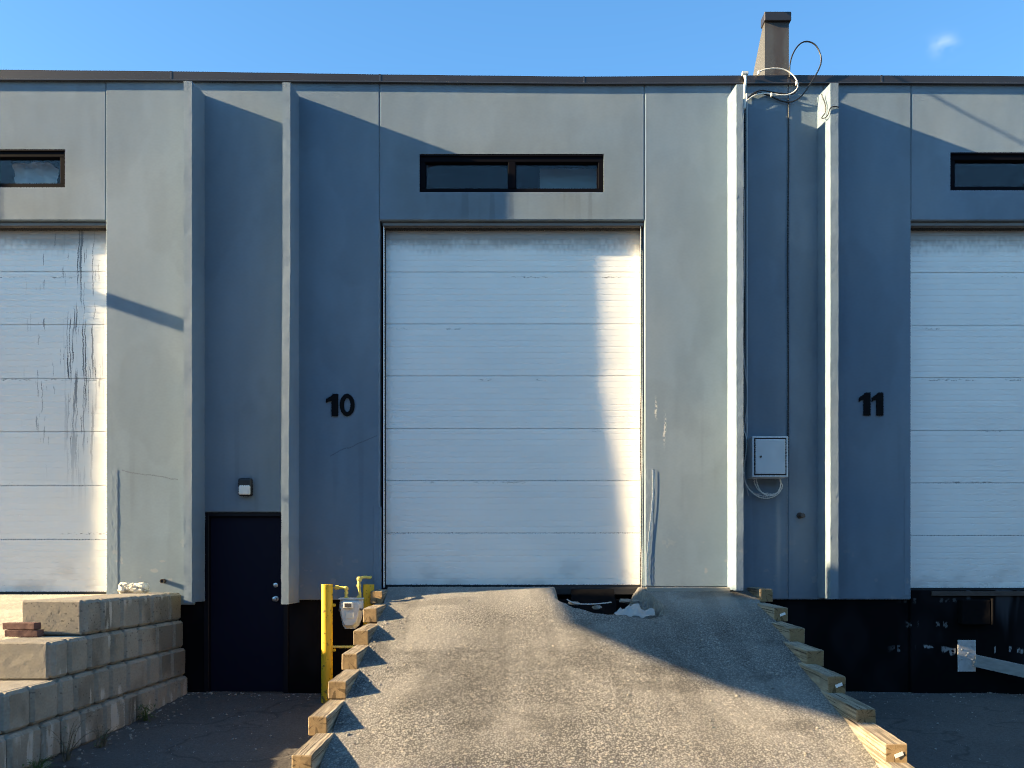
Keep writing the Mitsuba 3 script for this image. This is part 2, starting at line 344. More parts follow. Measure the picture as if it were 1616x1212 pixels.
def ground_z(X, Y):
    d = np.clip(-Y, 0, 3.2)
    near = (np.abs(X) < 12) & (Y > -12) & (Y < .3)
    b = meshkit.fbm(np.stack([X * .8, Y * .8, 0 * X], -1), 3, 4) - .5
    c = meshkit.fbm(np.stack([X * 6, Y * 6, 0 * X], -1), 3, 8) - .5
    return -.042 * d + near * (.05 * b + .008 * c)
def spaced(lo, hi, step, far):
    m = np.arange(lo, hi + 1e-6, step)
    e = np.geomspace(step, far, 26)
    return np.r_[lo - e[::-1], m, hi + e]
struct('ground', grid(spaced(-7, 8, .05, 700), spaced(-9, .25, .05, 700), ground_z), 'yard_asphalt', smooth=True)

# ------------------------------------------------------------------ the main ramp
RX0, RX1 = -1.45, 2.76
def ramp_edge(Y):
    d = np.clip(-Y, 0, 4.6)
    return -1.452 + .032 * d, 2.825 - .080 * d
def ramp_z(X, Y):
    d = -Y
    z = 1.222 - .298 * d
    z = np.where(d < .35, 1.222 - .298 * d + .02 * (1 - d / .35), z)
    b = meshkit.fbm(np.stack([X * 1.1, Y * 1.1, 0 * X], -1), 3, 2) - .5
    ss = np.clip((-.65 - X) / .85, 0, 1); sd = np.clip((d - .02) / .5, 0, 1)
    z = z - .058 * ss * ss * (3 - 2 * ss) * sd * (2 - sd) - .012 * np.clip((X - 2.0) / .6, 0, 1)
    g = meshkit.fbm(np.stack([X * 38, Y * 38, 0 * X], -1), 2, 6) - .5
    e = meshkit.fbm(np.stack([X * 9, Y * 9, 0 * X], -1), 3, 16) - .5
    z = z + .016 * b * np.clip(d, 0, 1) + .006 * g + .006 * e
    # broken-out hollow under the right end of the door
    nn = meshkit.fbm(np.stack([X * 7, Y * 7, 0 * X], -1), 3, 12) - .5
    rx, ry = (X - 1.06) / .56, (Y + .24 + .40 * (X - 1.06)) / .52
    h = np.clip(1.25 - (np.abs(rx) ** 3 + np.abs(ry) ** 3) + 1.1 * nn, 0, 1)
    return z - .28 * h * h * (3 - 2 * h)
ux, uy = np.linspace(0, 1, 330), -np.r_[np.linspace(-.03, 3.7, 290), np.linspace(3.74, 4.7, 30)]
U, Yg = np.meshgrid(ux, uy)
e0, e1 = ramp_edge(Yg)
jag = .022 * (meshkit.noise(np.stack([0 * Yg, Yg * 5, 0 * Yg + 2], -1), 3) - .5)
Xg = e0 + jag + (e1 + jag - e0 - jag) * U
Zg = ramp_z(Xg, Yg)
g = grid(ux, uy, lambda a, b: Zg); v = np.array(g.vertices); v[:, 0] = Xg.ravel(); g.vertices = v
# skirts down into the ground along both edges and the lower end
def skirt(mesh, idx, flip=False):
    top = np.array(mesh.vertices)[idx]; bot = top.copy(); bot[:, 2] = np.minimum(-.4, top[:, 2] - .05)
    n = len(idx); f = []
    for i in range(n - 1):
        f += [[i, i + 1, n + i + 1], [i, n + i + 1, n + i]]
    return trimesh.Trimesh(np.vstack([top, bot]), f, process=False)
nx, ny = len(ux), len(uy)
ramp_mesh = join(g, skirt(g, np.arange(ny) * nx), skirt(g, np.arange(ny) * nx + nx - 1))
struct('ramp', ramp_mesh, 'ramp_asphalt')

# earth and paving fill behind the block wall, sloping up to the left door
def fill_z(X, Y):
    b = meshkit.fbm(np.stack([X * 1.5, Y * 3, 0 * X], -1), 4, 22) - .5
    return np.interp(-Y, [0, 1.9, 2.45, 3.1, 5, 6.5], [1.165, .86, .56, .46, .08, -.14]) + .03 * b
struct('paved_slope', grid(np.linspace(-11, -4.36, 120), np.linspace(-6.5, .05, 120), fill_z), 'fill_dirt', smooth=True)

# ------------------------------------------------------------------ the building
B = thing('warehouse', 'grey painted concrete industrial unit with tall white overhead doors and thin wall fins', 'building')
WT = 7.20                                            # top of the wall panels
def panel(px0, px1, z0, z1=WT, y0=0.0, y1=.20, hole=None, g=.003):
    m = cman(PX(px0) + g, PX(px1) - g, y0, y1, z0, z1, .009)
    if hole: m = m - m3.Manifold.cube([hole[1] - hole[0], 1.0, hole[3] - hole[2]]).translate([hole[0], -.5, hole[2]])
    return obj('wall_panel', tm(m), 'painted_concrete', B)
LINT = PZ(347)
WINL = (-7.42, PX(102), PZ(295), PZ(235)); WINM = (PX(662), PX(953), PZ(303), PZ(243)); WINR = (PX(1500), PX(1500) + 2.17, PZ(300), PZ(240))
DL = (-7.80, PX(168)); DM = (PX(603), PX(1017)); DR = (PX(1438), PX(1438) + 3.06)
pxof = lambda X: 808 + X * F / -CAM_Y
panel(pxof(-12.4), pxof(-9.75), .9); panel(pxof(-9.75), pxof(-8.6), .9); panel(pxof(-8.6), pxof(DL[0]), .9)
panel(pxof(DL[0]), 167, LINT, hole=WINL, y0=.006)
panel(167, 306, 1.04)
panel(306, 452, PZ(808))
panel(452, 599, PZ(947))
panel(599, 1017, LINT, hole=WINM)
panel(1017, 1155, PZ(926), y0=-.002)
panel(1155, 1244, PZ(946)); panel(1244, 1300, PZ(946), y0=.004)
panel(1300, 1438, PZ(946))
panel(1438, pxof(DR[1]), LINT, hole=WINR, y0=.004)
panel(pxof(DR[1]), pxof(DR[1] + 1.1), PZ(946)); panel(pxof(DR[1] + 1.1), pxof(13.5), PZ(946))
for px, z0 in ((167, 1.1), (306, 1.1), (452, 1.1), (599, 1.1), (1017, 1.1), (1155, 1.1), (1244, 1.1), (1300, 1.1), (1438, 1.1)):
    obj('sealant_joint', box(PX(px) - .02, PX(px) + .02, .019, .03, PZ(808) if px in (306, 452) else (LINT if px in (167, 599, 1017, 1438) else 1.13), WT - .01), 'sealant', B)
# foundation wall under the panels
MD = (PX(326), PX(447))                               # man door
def plinth(x0, x1, z1, y0=.045):
    obj('foundation_wall', cbox(x0, x1, y0, .32, -.6, z1, .008), 'black_paint', B)
plinth(-12.4, MD[0] - .05, 1.105); plinth(MD[1] + .05, 2.53, 1.10); plinth(2.533, DR[0], 1.112); plinth(DR[0] + .003, DR[1], 1.215, .012); plinth(DR[1] + .003, 13.5, 1.112)
# door sills
for (a, b), pz in ((DL, 937), (DM, 926), (DR, 931)):
    obj('door_sill', cbox(a + .01, b - .01, .055 if pz == 931 else (.12 if pz == 926 else .05), .4, PZ(pz) - .10, PZ(pz) - .012, .008), 'black_rubber' if pz == 926 else 'dull_concrete', B)
obj('ledge', rough(cman(PX(1019), PX(1149), -.10, .06, PZ(934), PZ(926) - .003, .006), .03, .004, 12, 4), 'dull_concrete', B)

# closed shell behind the front
obj('roof', box(-12.4, 13.5, .202, 14, 7.0, 7.1), 'black_rubber', B)
obj('interior_shell', join(box(-12.4, 13.5, 13.8, 14, -.3, 7.0), box(-12.4, -12.2, .33, 13.8, -.3, 7.0), box(13.3, 13.5, .33, 13.8, -.3, 7.0), box(-12.2, 13.3, .41, 13.8, .9, 1.1)), 'interior_paint', B)

# coping along the roof edge, in lengths
TOPS = ([-900, 0, 270, 600, 922, 1100, 1245, 1392, 1616, 2700], [102, 109.5, 112, 117, 120.5, 119.5, 118, 118.5, 120, 124])
BOTS = ([-900, 0, 270, 600, 922, 1100, 1245, 1392, 1616, 2700], [122, 126.5, 127.5, 130, 133, 133, 132, 131.5, 133, 137])
seams = [-880, -550, -380, -52, 270, 600, 922, 1245, 1392, 1715, 2040, 2480]
def wedge(xa, xb, y0, y1, za0, za1, zb0, zb1):
    return trimesh.Trimesh([[xa, y0, za0], [xb, y0, zb0], [xb, y1, zb0], [xa, y1, za0], [xa, y0, za1], [xb, y0, zb1], [xb, y1, zb1], [xa, y1, za1]],
        [[0, 1, 5], [0, 5, 4], [1, 2, 6], [1, 6, 5], [2, 3, 7], [2, 7, 6], [3, 0, 4], [3, 4, 7], [4, 5, 6], [4, 6, 7], [0, 3, 2], [0, 2, 1]], process=False)
for a, b in zip(seams[:-1], seams[1:]):
    xa, xb = PX(a, -.03) + .002, PX(b, -.03) - .002
    h = lambda px, t: PZ(np.interp(px, *t), -.03)
    w = obj('coping', join(wedge(xa, xb, -.026, -.006, h(a, BOTS) + .012, h(a, TOPS), h(b, BOTS) + .012, h(b, TOPS)), wedge(xa, xb, -.0055, .26, h(a, TOPS) - .018, h(a, TOPS) - .002, h(b, TOPS) - .018, h(b, TOPS) - .002)), 'coping_metal', B)
    obj('drip_edge', wedge(xa, xb, -.040, -.006, h(a, BOTS), h(a, BOTS) + .0105, h(b, BOTS), h(b, BOTS) + .0105), 'coping_edge', w)
    obj('seam_cover', box(xb - .012, xb + .008, -.0295, -.0262, h(b, BOTS) + .014, h(b, TOPS) + .002), 'coping_edge' , w)

# thin concrete fins
def fin(x0, x1, zb, ztf, ztw, bulge=0.0, seed=0):
    zs = np.array([zb, 1.6, 2.5, 3.3, 4.2, 4.9, ztf])
    ps = .35 + bulge * np.array([1, 1, .95, .7, .35, 0, 0])
    pts = [(0.0, zb)] + [(-p, z) for p, z in zip(ps, zs)] + [(0.0, ztw)]
    cs = m3.CrossSection([np.array(pts[::-1])])
    if cs.area() < 0: cs = m3.CrossSection([np.array(pts)])
    m = m3.Manifold.extrude(cs, x1 - x0)               # (y,z) outline along +Z
    m = m.transform(np.array([[0, 0, 1, x0], [1, 0, 0, 0], [0, 1, 0, 0]], float))
    f = rough(m, .045, .0035, 5, seed, .6)
    v = np.array(f.vertices); v[:, 1] = np.where(v[:, 1] > -.012, .008, v[:, 1]); f.vertices = v
    return obj('wall_fin', f, 'painted_concrete', B, smooth=35)
for i, (a, b, zb, zt, bulge) in enumerate(((-3.697, -3.605, PZ(951, -.35), PZ(128, -.35), 0), (-2.584, -2.498, PZ(953, -.35), PZ(130, -.35), .056),
                                           (2.527, 2.606, PZ(932, -.35), PZ(133, -.35), 0), (3.586, 3.676, PZ(945, -.35), PZ(131, -.35), 0),
                                           (-9.80, -9.71, 1.08, 6.97, 0), (-8.63, -8.54, 1.08, 6.97, 0), (8.80, 8.89, 1.08, 6.97, 0), (10.0, 10.09, 1.08, 6.97, 0))):
    fin(a, b, zb, zt, zt + .065, bulge, i * 3 + 1)

# overhead doors: ribbed steel sections in a recess
def section(x0, x1, z0, z1, y, seed):
    """one door section: front face with shallow horizontal grooves"""
    n = 9; pts = [(y, z0 + .0028)]
    for k in range(1, n):
        z = z0 + (z1 - z0) * k / n
        pts += [(y, z - .0045), (y + .0032, z - .0015), (y + .0032, z + .0015), (y, z + .0045)]
    pts += [(y, z1 - .009), (y + .005, z1 - .0028), (y + .04, z1 - .0028), (y + .04, z0 + .0028)]
    pts = np.array(pts); m = len(pts); xs = np.linspace(x0, x1, 24)
    v = np.array([[x, p[0], p[1]] for x in xs for p in pts]); f = []
    for i in range(len(xs) - 1):
        for j in range(m):
            k = (j + 1) % m; A, Bq = i * m, (i + 1) * m
            f += [[A + j, Bq + k, A + k], [A + j, Bq + j, Bq + k]]
    # gentle dents
    d = meshkit.fbm(np.stack([v[:, 0] * 1.1, 0 * v[:, 0] + seed, v[:, 2] * 1.5], -1), 2, 40) - .5
    v[:, 1] += .007 * d * (v[:, 1] < y + .02)
    return trimesh.Trimesh(v, f, process=False)
def overhead(x, rows, y=.155, label=None, seed=0):
    d = numbered(B + '__overhead_door')
    if label: labels[d] = {'label': label}
    z = [PZ(r, y) for r in rows]
    for i in range(len(z) - 1):
        obj('door_section', section(x[0] + .02, x[1] - .02, z[i + 1], z[i], y, seed), 'door_steel', d)
    obj('bottom_seal', box(x[0] + .02, x[1] - .02, y - .004, y + .044, z[-1] - .028, z[-1] - .001), 'black_rubber', d)
    obj('header_trim', join(box(x[0] + .002, x[1] - .002, .05, .15, LINT - .035, LINT - .002), box(x[0] + .002, x[1] - .002, .036, .049, LINT - .050, LINT - .022), box(x[0] + .002, x[1] - .002, .052, .150, LINT - .052, LINT - .0355)), 'header_metal', d)
    obj('header_seal', box(x[0] + .022, x[1] - .022, .10, y + .002, LINT - .058, LINT - .0525), 'black_rubber', d)
    obj('jamb_seal', box(x[0] + .001, x[0] + .02, .10, .19, z[-1] - .02, LINT - .053), 'black_rubber', d)
    return d
d = overhead(DL, [352, 428, 512, 597, 681, 766, 851, 934], label='white overhead door with black oily runs down its right edge', seed=1)
obj('jamb_trim', box(DL[1] - .019, DL[1] - .001, .08, .19, 1.18, LINT - .053), 'white_seal', d)
d = overhead(DM, [352, 429, 511, 593, 676, 758, 841, 923], label='white overhead door at the top of the asphalt ramp, with a soot-stained top', seed=2)
obj('jamb_trim', box(DM[0] + .0015, DM[0] + .012, .055, .098, 1.24, LINT - .053), 'white_seal', d)
obj('jamb_trim', ribbon([(DM[1] - .028, .08, LINT - .054), (DM[1] - .028, .08, 5.0), (DM[1] - .027, .08, 4.3), (DM[1] - .022, .07, 3.5), (DM[1] - .018, .06, 2.8), (DM[1] - .030, .07, 2.2), (DM[1] - .024, .058, 1.7), (DM[1] - .020, .048, 1.22)], .085, .004, (0.35, 1, 0)), 'white_seal', d, 'loose white weather strip bulging out of the right jamb')
obj('jamb_seal', box(DM[1] - .024, DM[1] - .001, .135, .19, 1.24, LINT - .053), 'black_rubber', d)
obj('torn_seal', ribbon([(PX(1031), -.0105, PZ(742)), (PX(1030), -.011, PZ(790)), (PX(1024), -.012, PZ(850)), (PX(1021), -.0125, PZ(890)), (PX(1021), -.0125, PZ(923))], .020, .003, (1, .15, 0)), 'white_seal', d, 'torn strip of seal hanging below the right jamb')
d = overhead(DR, [355, 430, 513, 596, 679, 762, 845, 928], label='white overhead door beside the number 11, wholly in shade', seed=3)
obj('jamb_trim', box(DR[0] + .0205, DR[0] + .03, .08, .15, 1.24, LINT - .053), 'white_seal', d)

# painted repair plates at the foot of the door jambs
for x0, x1, z1 in ((DL[1] + .012, PX(186), PZ(742)), (DM[1] + .012, PX(1031), PZ(740)), (PX(1427), DR[0] - .012, PZ(736)), (PX(590), DM[0] - .012, PZ(800))):
    obj('repair_patch', rough(cman(x0, x1, -.0045, .02, 1.15 if x0 < 1.5 or x0 > 3 else 1.27, z1, .002), .03, .0022, 14, int(z1 * 10), 1.0), 'painted_concrete', B)

# windows
def window(w, mull):
    x0, x1, z0, z1 = w; k = numbered(B + '__window'); y0, y1 = .018, .09; t, tt, tb, hm = .065, .085, .052, .040
    obj('frame', join(cbox(x0, x1, y0, y1, z1 - tt, z1, .004), cbox(x0, x1, y0, y1, z0, z0 + tb, .004), cbox(x0, x0 + t, y0 + .002, y1 - .002, z0 + tb, z1 - tt, .003), cbox(x1 - t, x1, y0 + .002, y1 - .002, z0 + tb, z1 - tt, .003),
        *[cbox(m - hm, m + hm, y0 - .006, y1 - .003, z0 + tb, z1 - tt, .003) for m in mull]), 'window_frame_metal', k)
    obj('head_trim', box(x0 + .002, x1 - .002, .004, .0175, z1 - .022, z1 - .002), 'window_frame_metal', k)
    xs = [x0 + t] + [q for m in mull for q in (m - hm, m + hm)] + [x1 - t]
    for a, b in zip(xs[::2], xs[1::2]):
        obj('pane', trimesh.Trimesh([[a, .060, z0 + tb], [b, .060, z0 + tb], [b, .060, z1 - tt], [a, .060, z1 - tt]], [[0, 1, 2], [0, 2, 3]], process=False), 'pane_glass', k)
        obj('bead', join(box(a, a + .012, .045, .0595, z0 + tb, z1 - tt), box(b - .012, b, .045, .0595, z0 + tb, z1 - tt), box(a + .012, b - .012, .045, .0595, z0 + tb, z0 + tb + .012)), 'window_frame_metal', k)
    return k
window(WINL, [(WINL[0] + WINL[1]) / 2]); window(WINM, [PX(808)]); window(WINR, [(WINR[0] + WINR[1]) / 2])
# things seen through the panes: a crumpled sheet inside the left one, a pale board inside the middle one
sh = grid(np.linspace(-6.0, PX(90, .2), 60), np.linspace(0, 1, 30), lambda X, Y: 0 * X)
v = np.array(sh.vertices); q = meshkit.fbm(np.stack([v[:, 0] * 6, v[:, 1] * 3, 0 * v[:, 0]], -1), 4, 3); e = meshkit.fbm(np.stack([v[:, 0] * 5, 0 * v[:, 1], 0 * v[:, 0]], -1), 3, 9)
zt_ = PZ(254, .2) - .10 * (e - .3) - .16 * np.clip((v[:, 0] + 5.62) / .3, 0, 1) ** 2
sh.vertices = np.stack([v[:, 0], .22 + .10 * (q - .5), PZ(298, .2) + v[:, 1] * (zt_ - PZ(298, .2))], -1)
single('plastic_sheet', sh, 'scrap_plastic', 'crumpled pale plastic sheet behind the small window at the left edge', 'plastic sheet', smooth=True)
single('interior_board', cbox(PX(852, .25), PX(950, .25), .25, .27, PZ(303, .25), PZ(266, .25), .003), 'dim_board', 'dim teal board standing behind the right pane of the middle window', 'board')

# man door between the two left fins
E = obj('entry_door', cbox(MD[0] + .012, MD[1] - .012, .085, .13, .012, PZ(808) - .052, .004), 'dark_door_paint', B, 'near-black steel entrance door between two fins')
zt = PZ(808)
obj('frame', join(cbox(MD[0] - .048, MD[0] + .01, .03, .16, 0, zt - .002, .004), cbox(MD[1] - .01, MD[1] + .048, .03, .16, 0, zt - .002, .004), cbox(MD[0] + .011, MD[1] - .011, .032, .16, zt - .05, zt - .002, .004)), 'dark_frame', E)
obj('threshold', cbox(MD[0] + .011, MD[1] - .011, .03, .2, -.06, .010, .004), 'rust_steel', E)
kx = PX(435, .08)
def lathe_y(prof, x, y, z, n=28):
    m = trimesh.creation.revolve(np.array(prof), sections=n)      # about z; turn so that +z points to -y
    m.apply_transform([[1, 0, 0, x], [0, 0, -1, y], [0, 1, 0, z], [0, 0, 0, 1]]); return m
obj('knob', lathe_y([(0, 0), (.034, 0), (.034, .006), (.012, .010), (.011, .03), (.024, .038), (.028, .050), (.024, .062), (.010, .066), (0, .066)], kx, .085, PZ(945, .08)), 'chrome', E, smooth=40)
obj('deadbolt', lathe_y([(0, 0), (.029, 0), (.027, .010), (.014, .014), (.013, .018), (0, .018)], kx, .085, PZ(923.5, .08)), 'chrome', E, smooth=40)

# ------------------------------------------------------------------ roof stack and cables
S = thing('roof_stack', 'weathered brown metal stack with a sloping back above the roof edge', 'roof stack')
sx0, sx1 = PX(1207, .01), PX(1245, .01)
zt, zb = PZ(35, .01), 7.0
pts = np.array([(.0, zb), (1.0, zb), (.075, zt), (.0, zt)])
cs = m3.CrossSection([pts]);  cs = cs if cs.area() > 0 else m3.CrossSection([pts[::-1]])
obj('body', tm(m3.Manifold.extrude(cs, sx1 - sx0).transform(np.array([[0, 0, 1, sx0], [1, 0, 0, .01], [0, 1, 0, 0]], float))), 'stack_metal', S)
obj('cap', cbox(sx0 - .012, sx1 + .018, -.02, .12, PZ(34, 0), PZ(20, 0), .005), 'coping_metal', S)

def pc(lst): return [(PX(a, y), y, PZ(b, y)) for a, b, y in lst]
single('cable_loop', tube(pc([(1246, 122, -.045), (1247, 100, -.05), (1254, 80, -.05), (1269, 66, -.055), (1284, 69, -.06), (1294, 84, -.065), (1296, 96, -.07), (1290, 114, -.056), (1277, 135, -.050), (1261, 155, -.034), (1247, 161, -.028), (1232, 159, -.024), (1205, 148, -.03), (1190, 148, -.03), (1180, 155, -.03)]), .0085, 8, 140), 'black_cable', 'thin black cable looping up against the sky beside the roof stack', 'cable', smooth=True)
k = single('white_cable', tube(pc([(1196, 115, -.05), (1203, 111, -.055), (1220, 108, -.06), (1238, 110, -.06), (1250, 117, -.06), (1258, 129, -.06), (1258, 139, -.06), (1250, 147, -.05), (1236, 150, -.05), (1216, 148, -.04), (1200, 148, -.035), (1188, 152, -.03), (1180, 158, -.03)]), .0075, 8, 120), 'white_cable', 'white cable bowed over the coping below the roof stack', 'cable', smooth=True)
for px, py, y in ((1217, 150, -.045), (1257, 131, -.06), (1197, 115, -.055)):
    obj('cable_tie', cbox(PX(px, y) - .010, PX(px, y) + .010, y - .016, y + .016, PZ(py, y) - .022, PZ(py, y) + .022, .004), 'plate_white', k)
single('black_cable', tube(pc([(1258, 137, -.06), (1252, 148, -.05), (1238, 148, -.04), (1216, 145, -.03), (1200, 143, -.025), (1188, 148, -.022), (1178, 158, -.02)]), .008, 8, 80), 'black_cable', 'black cable lying behind the white cable under the coping', 'cable', smooth=True)
C1 = thing('service_conduit', 'white capped service conduit coming down over the coping beside a fin', 'conduit')
obj('pipe', tube(pc([(1175, 117, -.075), (1176, 132, -.075), (1174.5, 146, -.07), (1175, 160, -.05), (1174, 172, -.04)]), .016, 12, 40), 'white_cable', C1, smooth=True)
obj('cap', cbox(PX(1171, -.08), PX(1180.5, -.08), -.10, -.05, PZ(118, -.08), PZ(113.5, -.08), .004), 'cabinet_paint', C1)
single('wall_conduit', cyl((PX(1177.5), -.022, PZ(150)), (PX(1177.5), -.022, PZ(690)), .012), 'conduit_grey', 'slim grey conduit running straight down beside the sunlit fin', 'conduit', smooth=40)
Wc = [
 ('grey', [(1174, 160, -.05), (1173, 230, -.03), (1174.5, 330, -.025), (1173.5, 450, -.03), (1174, 570, -.035), (1177, 595, -.05), (1179, 620, -.055), (1177, 655, -.05), (1174, 680, -.04)], .006, 'loose grey wire bowing out beside the fin above the grey cabinet'),
 ('black', [(1175, 165, -.03), (1175, 260, -.02), (1172.5, 380, -.03), (1175, 500, -.02), (1173, 600, -.03), (1174, 690, -.03), (1174, 745, -.03)], .007, 'black wire running down the wall beside the sunlit fin'),
]
for c, pts, r, lab in Wc:
    single('wall_wire', tube(pc(pts), r, 6, 120), c + '_cable', lab, 'wire', smooth=True)
single('joint_wire', tube(pc([(1244, 156, -.012), (1244.5, 250, -.011), (1243, 400, -.013), (1244, 560, -.011), (1243.5, 690, -.012), (1243, 720, -.012)]), .0075, 6, 60), 'black_cable', 'dark wire down the wall joint above the grey cabinet', 'wire', smooth=True)
kb = single('fin_wire', tube(pc([(1296.5, 148, -.22), (1300, 158, -.24), (1303, 170, -.27), (1301, 180, -.25), (1297, 185, -.235), (1302, 186, -.29), (1307, 180, -.345), (1311, 170, -.362), (1317, 168, -.366), (1324, 169.5, -.366)]), .0055, 6, 80), 'black_cable', 'thin black wire looped round the top of the fin by number 11', 'wire', smooth=True)

# grey cabinet in the gap
K = thing('utility_cabinet', 'pale grey wall cabinet with a small lock in the gap between fins', 'cabinet')
cy0 = -.20
x0, x1, z0, z1 = PX(1187, cy0), PX(1244, cy0), PZ(753, cy0), PZ(688, cy0)
obj('body', cbox(x0, x1, cy0, -.004, z0, z1, .006), 'cabinet_paint', K)
obj('door', cbox(x0 + .036, x1 - .036, cy0 - .010, cy0 - .001, z0 + .036, z1 - .036, .004), 'cabinet_paint', K)
obj('gasket', box(x0 + .022, x1 - .022, cy0 - .003, cy0 - .0002, z0 + .022, z1 - .022), 'black_rubber', K)
obj('lock', lathe_y([(0, 0), (.013, 0), (.013, .006), (.010, .009), (0, .009)], PX(1200, cy0), cy0 - .010, PZ(721, cy0)), 'meter_dark', K, smooth=40)
bundle = [[(1190, 752, -.06), (1192, 765, -.06), (1202, 777, -.08), (1216, 780, -.08), (1228, 776, -.06), (1232, 766, -.05), (1231, 754, -.05)],
          [(1174, 680, -.04), (1174, 740, -.05), (1176, 760, -.06), (1184, 774, -.07), (1200, 785, -.08), (1218, 785, -.07), (1230, 777, -.05), (1234, 768, -.04)],
          [(1175, 745, -.05), (1178, 766, -.05), (1190, 778, -.05), (1208, 783, -.06), (1226, 778, -.05), (1233, 772, -.04), (1230, 758, -.04)],
          [(1175, 764, -.05), (1180, 778, -.06), (1179, 770, -.07), (1186, 775, -.06), (1204, 779, -.07), (1213, 778, -.05)],
          [(1193, 752, -.10), (1195, 764, -.10), (1208, 781, -.10), (1222, 781, -.09), (1229, 774, -.08), (1230, 754, -.08)]]
for i, b in enumerate(bundle):
    single('slack_wire', tube(pc(b), .0055, 6, 60), 'white_cable' if i != 3 else 'grey_cable', 'slack pale wire of the bundle drooping under the grey wall cabinet', 'wire', 'slack wires under the cabinet', smooth=True)

H = thing('hose_tap', 'small dark tap stub low in the gap below the grey cabinet', 'tap')
hx, hz = PX(1262), PZ(813.5)
obj('flange', lathe_y([(0, 0), (.036, 0), (.034, .008), (.016, .012), (.016, .055), (0, .055)], hx, -.0005, hz), 'rust_steel', H, smooth=40)
obj('handle', lathe_y([(0, 0), (.026, 0), (.030, .007), (.026, .014), (0, .014)], hx + .012, -.056, hz - .006, 8), 'meter_dark', H)
P = thing('pipe_stub', 'short cut-off pipe sticking out of the sunlit wall above the concrete blocks', 'pipe')
obj('pipe', lathe_y([(.019, 0), (.026, 0), (.026, .052), (.019, .052), (.018, 0.0)], PX(259), -.001, PZ(917)), 'rust_steel', P, smooth=40)
obj('core', lathe_y([(0, 0), (.0185, 0), (.0185, .040), (0, .040)], PX(259), -.0015, PZ(917)), 'black_rubber', P)

# wall light
L = thing('wall_light', 'black rounded bulkhead light with a white lens above the dark entrance door', 'wall light')
lx0, lx1, lz0, lz1 = PX(376, -.05), PX(398, -.05), PZ(783, -.05), PZ(754.5, -.05)
def rbox(x0, x1, y0, y1, z0, z1, r, n=12):
    s = m3.Manifold.sphere(r, n)
    return tm(m3.Manifold.batch_hull([s.translate([x, y, z]) for x in (x0 + r, x1 - r) for y in (y0 + r, y1 - r) for z in (z0 + r, z1 - r)]))
obj('housing', rbox(lx0, lx1, -.075, -.002, lz0, lz1, .028, 24), 'lamp_black', L, smooth=40)
obj('lens', rbox(lx0 + .014, lx1 - .014, -.090, -.02, lz0 + .014, lz0 + .125, .018, 20), 'lamp_lens', L, smooth=40)

# unit numbers
from shapely.geometry import Polygon, Point
from shapely import affinity
def digit(c, w, h):
    if c == '1':
        t = .080 / .27 * h
        return Polygon([(w - t, 0), (w, 0), (w, h), (w - .78 * t, h), (w - 1.0 * t, .915 * h), (w - 1.45 * t, .83 * h), (0, .77 * h), (0, .60 * h), (w - 1.45 * t, .655 * h), (w - t, .70 * h)])
    t = .33
    o = affinity.scale(Point(0, 0).buffer(1, 24), w / 2, h / 2)
    return affinity.translate(o.difference(affinity.scale(Point(0, 0).buffer(1, 24), w / 2 * .44, h / 2 * .64)), w / 2, h / 2)
def number(txt, px0, px1, py0, py1, label):
    k = thing('unit_number', label, 'number sign'); h = PZ(py0) - PZ(py1); x = PX(px0); W = PX(px1) - x
    ws = [W * .42, W * .52] if txt == '10' else [W * .47, W * .47]
    for c, w, x0 in zip(txt, ws, (x, x + W - ws[1])):
        m = trimesh.creation.extrude_polygon(digit(c, w, h), .014, engine='earcut'); a = np.array(m.vertices)
        m.vertices = np.stack([a[:, 0] + x0, -.004 - a[:, 2], a[:, 1] + PZ(py1)], -1); m.invert()
        m.fix_normals()
        obj('digit', m, 'number_black', k)
number('10', 515, 560, 622, 657, 'black raised number 10 on the wall left of the ramp door')
number('11', 1355, 1393, 620, 656, 'black raised number 11 on the shaded wall by the right door')

# ------------------------------------------------------------------ dock face at the right
DG = thing('dock_bracket', 'scuffed galvanised plate bolted to the black dock face with a grey bar running off it', 'bracket')
gx0, gx1, gz0, gz1 = PX(1511.5), PX(1540), PZ(1060), PZ(1010)
obj('plate', cbox(gx0, gx1, -.004, .010, gz0, gz1, .003), 'galvanised', DG)
for bx, bz in ((.045, .26), (.12, .22), (.045, .15), (.10, .19), (.17, .14), (.17, .30)):
    obj('bolt', lathe_y([(0, 0), (.011, 0), (.011, .006), (.007, .010), (0, .010)], gx0 + bx, -.004, gz0 + bz, 6), 'galvanised', DG)
a0, a1 = np.array([gx1 - .03, -.03, PZ(1042)]), np.array([gx1 + 1.6, -.75, PZ(1042) - .36])
bar = trimesh.creation.box((np.linalg.norm(a1 - a0), .045, .14)); dx = (a1 - a0) / np.linalg.norm(a1 - a0)
up = np.array([0, 0, 1.0]); up = up - dx * (up @ dx); up /= np.linalg.norm(up); sd = np.cross(up, dx)
Mx = np.eye(4); Mx[:3, 0], Mx[:3, 1], Mx[:3, 2], Mx[:3, 3] = dx, sd, up, (a0 + a1) / 2
bar.apply_transform(Mx); obj('bar', bar, 'grey_plank', DG)
DB = thing('dock_bumper', 'dark worn rubber bumper under the right overhead door', 'dock bumper')
obj('pad', rough(cman(PX(1511), PX(1556), -.09, .009, PZ(985), PZ(946), .01), .03, .006, 10, 3), 'bumper_rubber', DB)
obj('angle', cbox(PX(1556) + .004, PX(1556) + .016, -.11, .009, PZ(985), PZ(944), .002), 'bumper_rubber', DB)
obj('lip', cbox(PX(1470), PX(1556) + 1.6, -.012, .009, PZ(940.5), PZ(933), .003), 'rust_steel', DB)

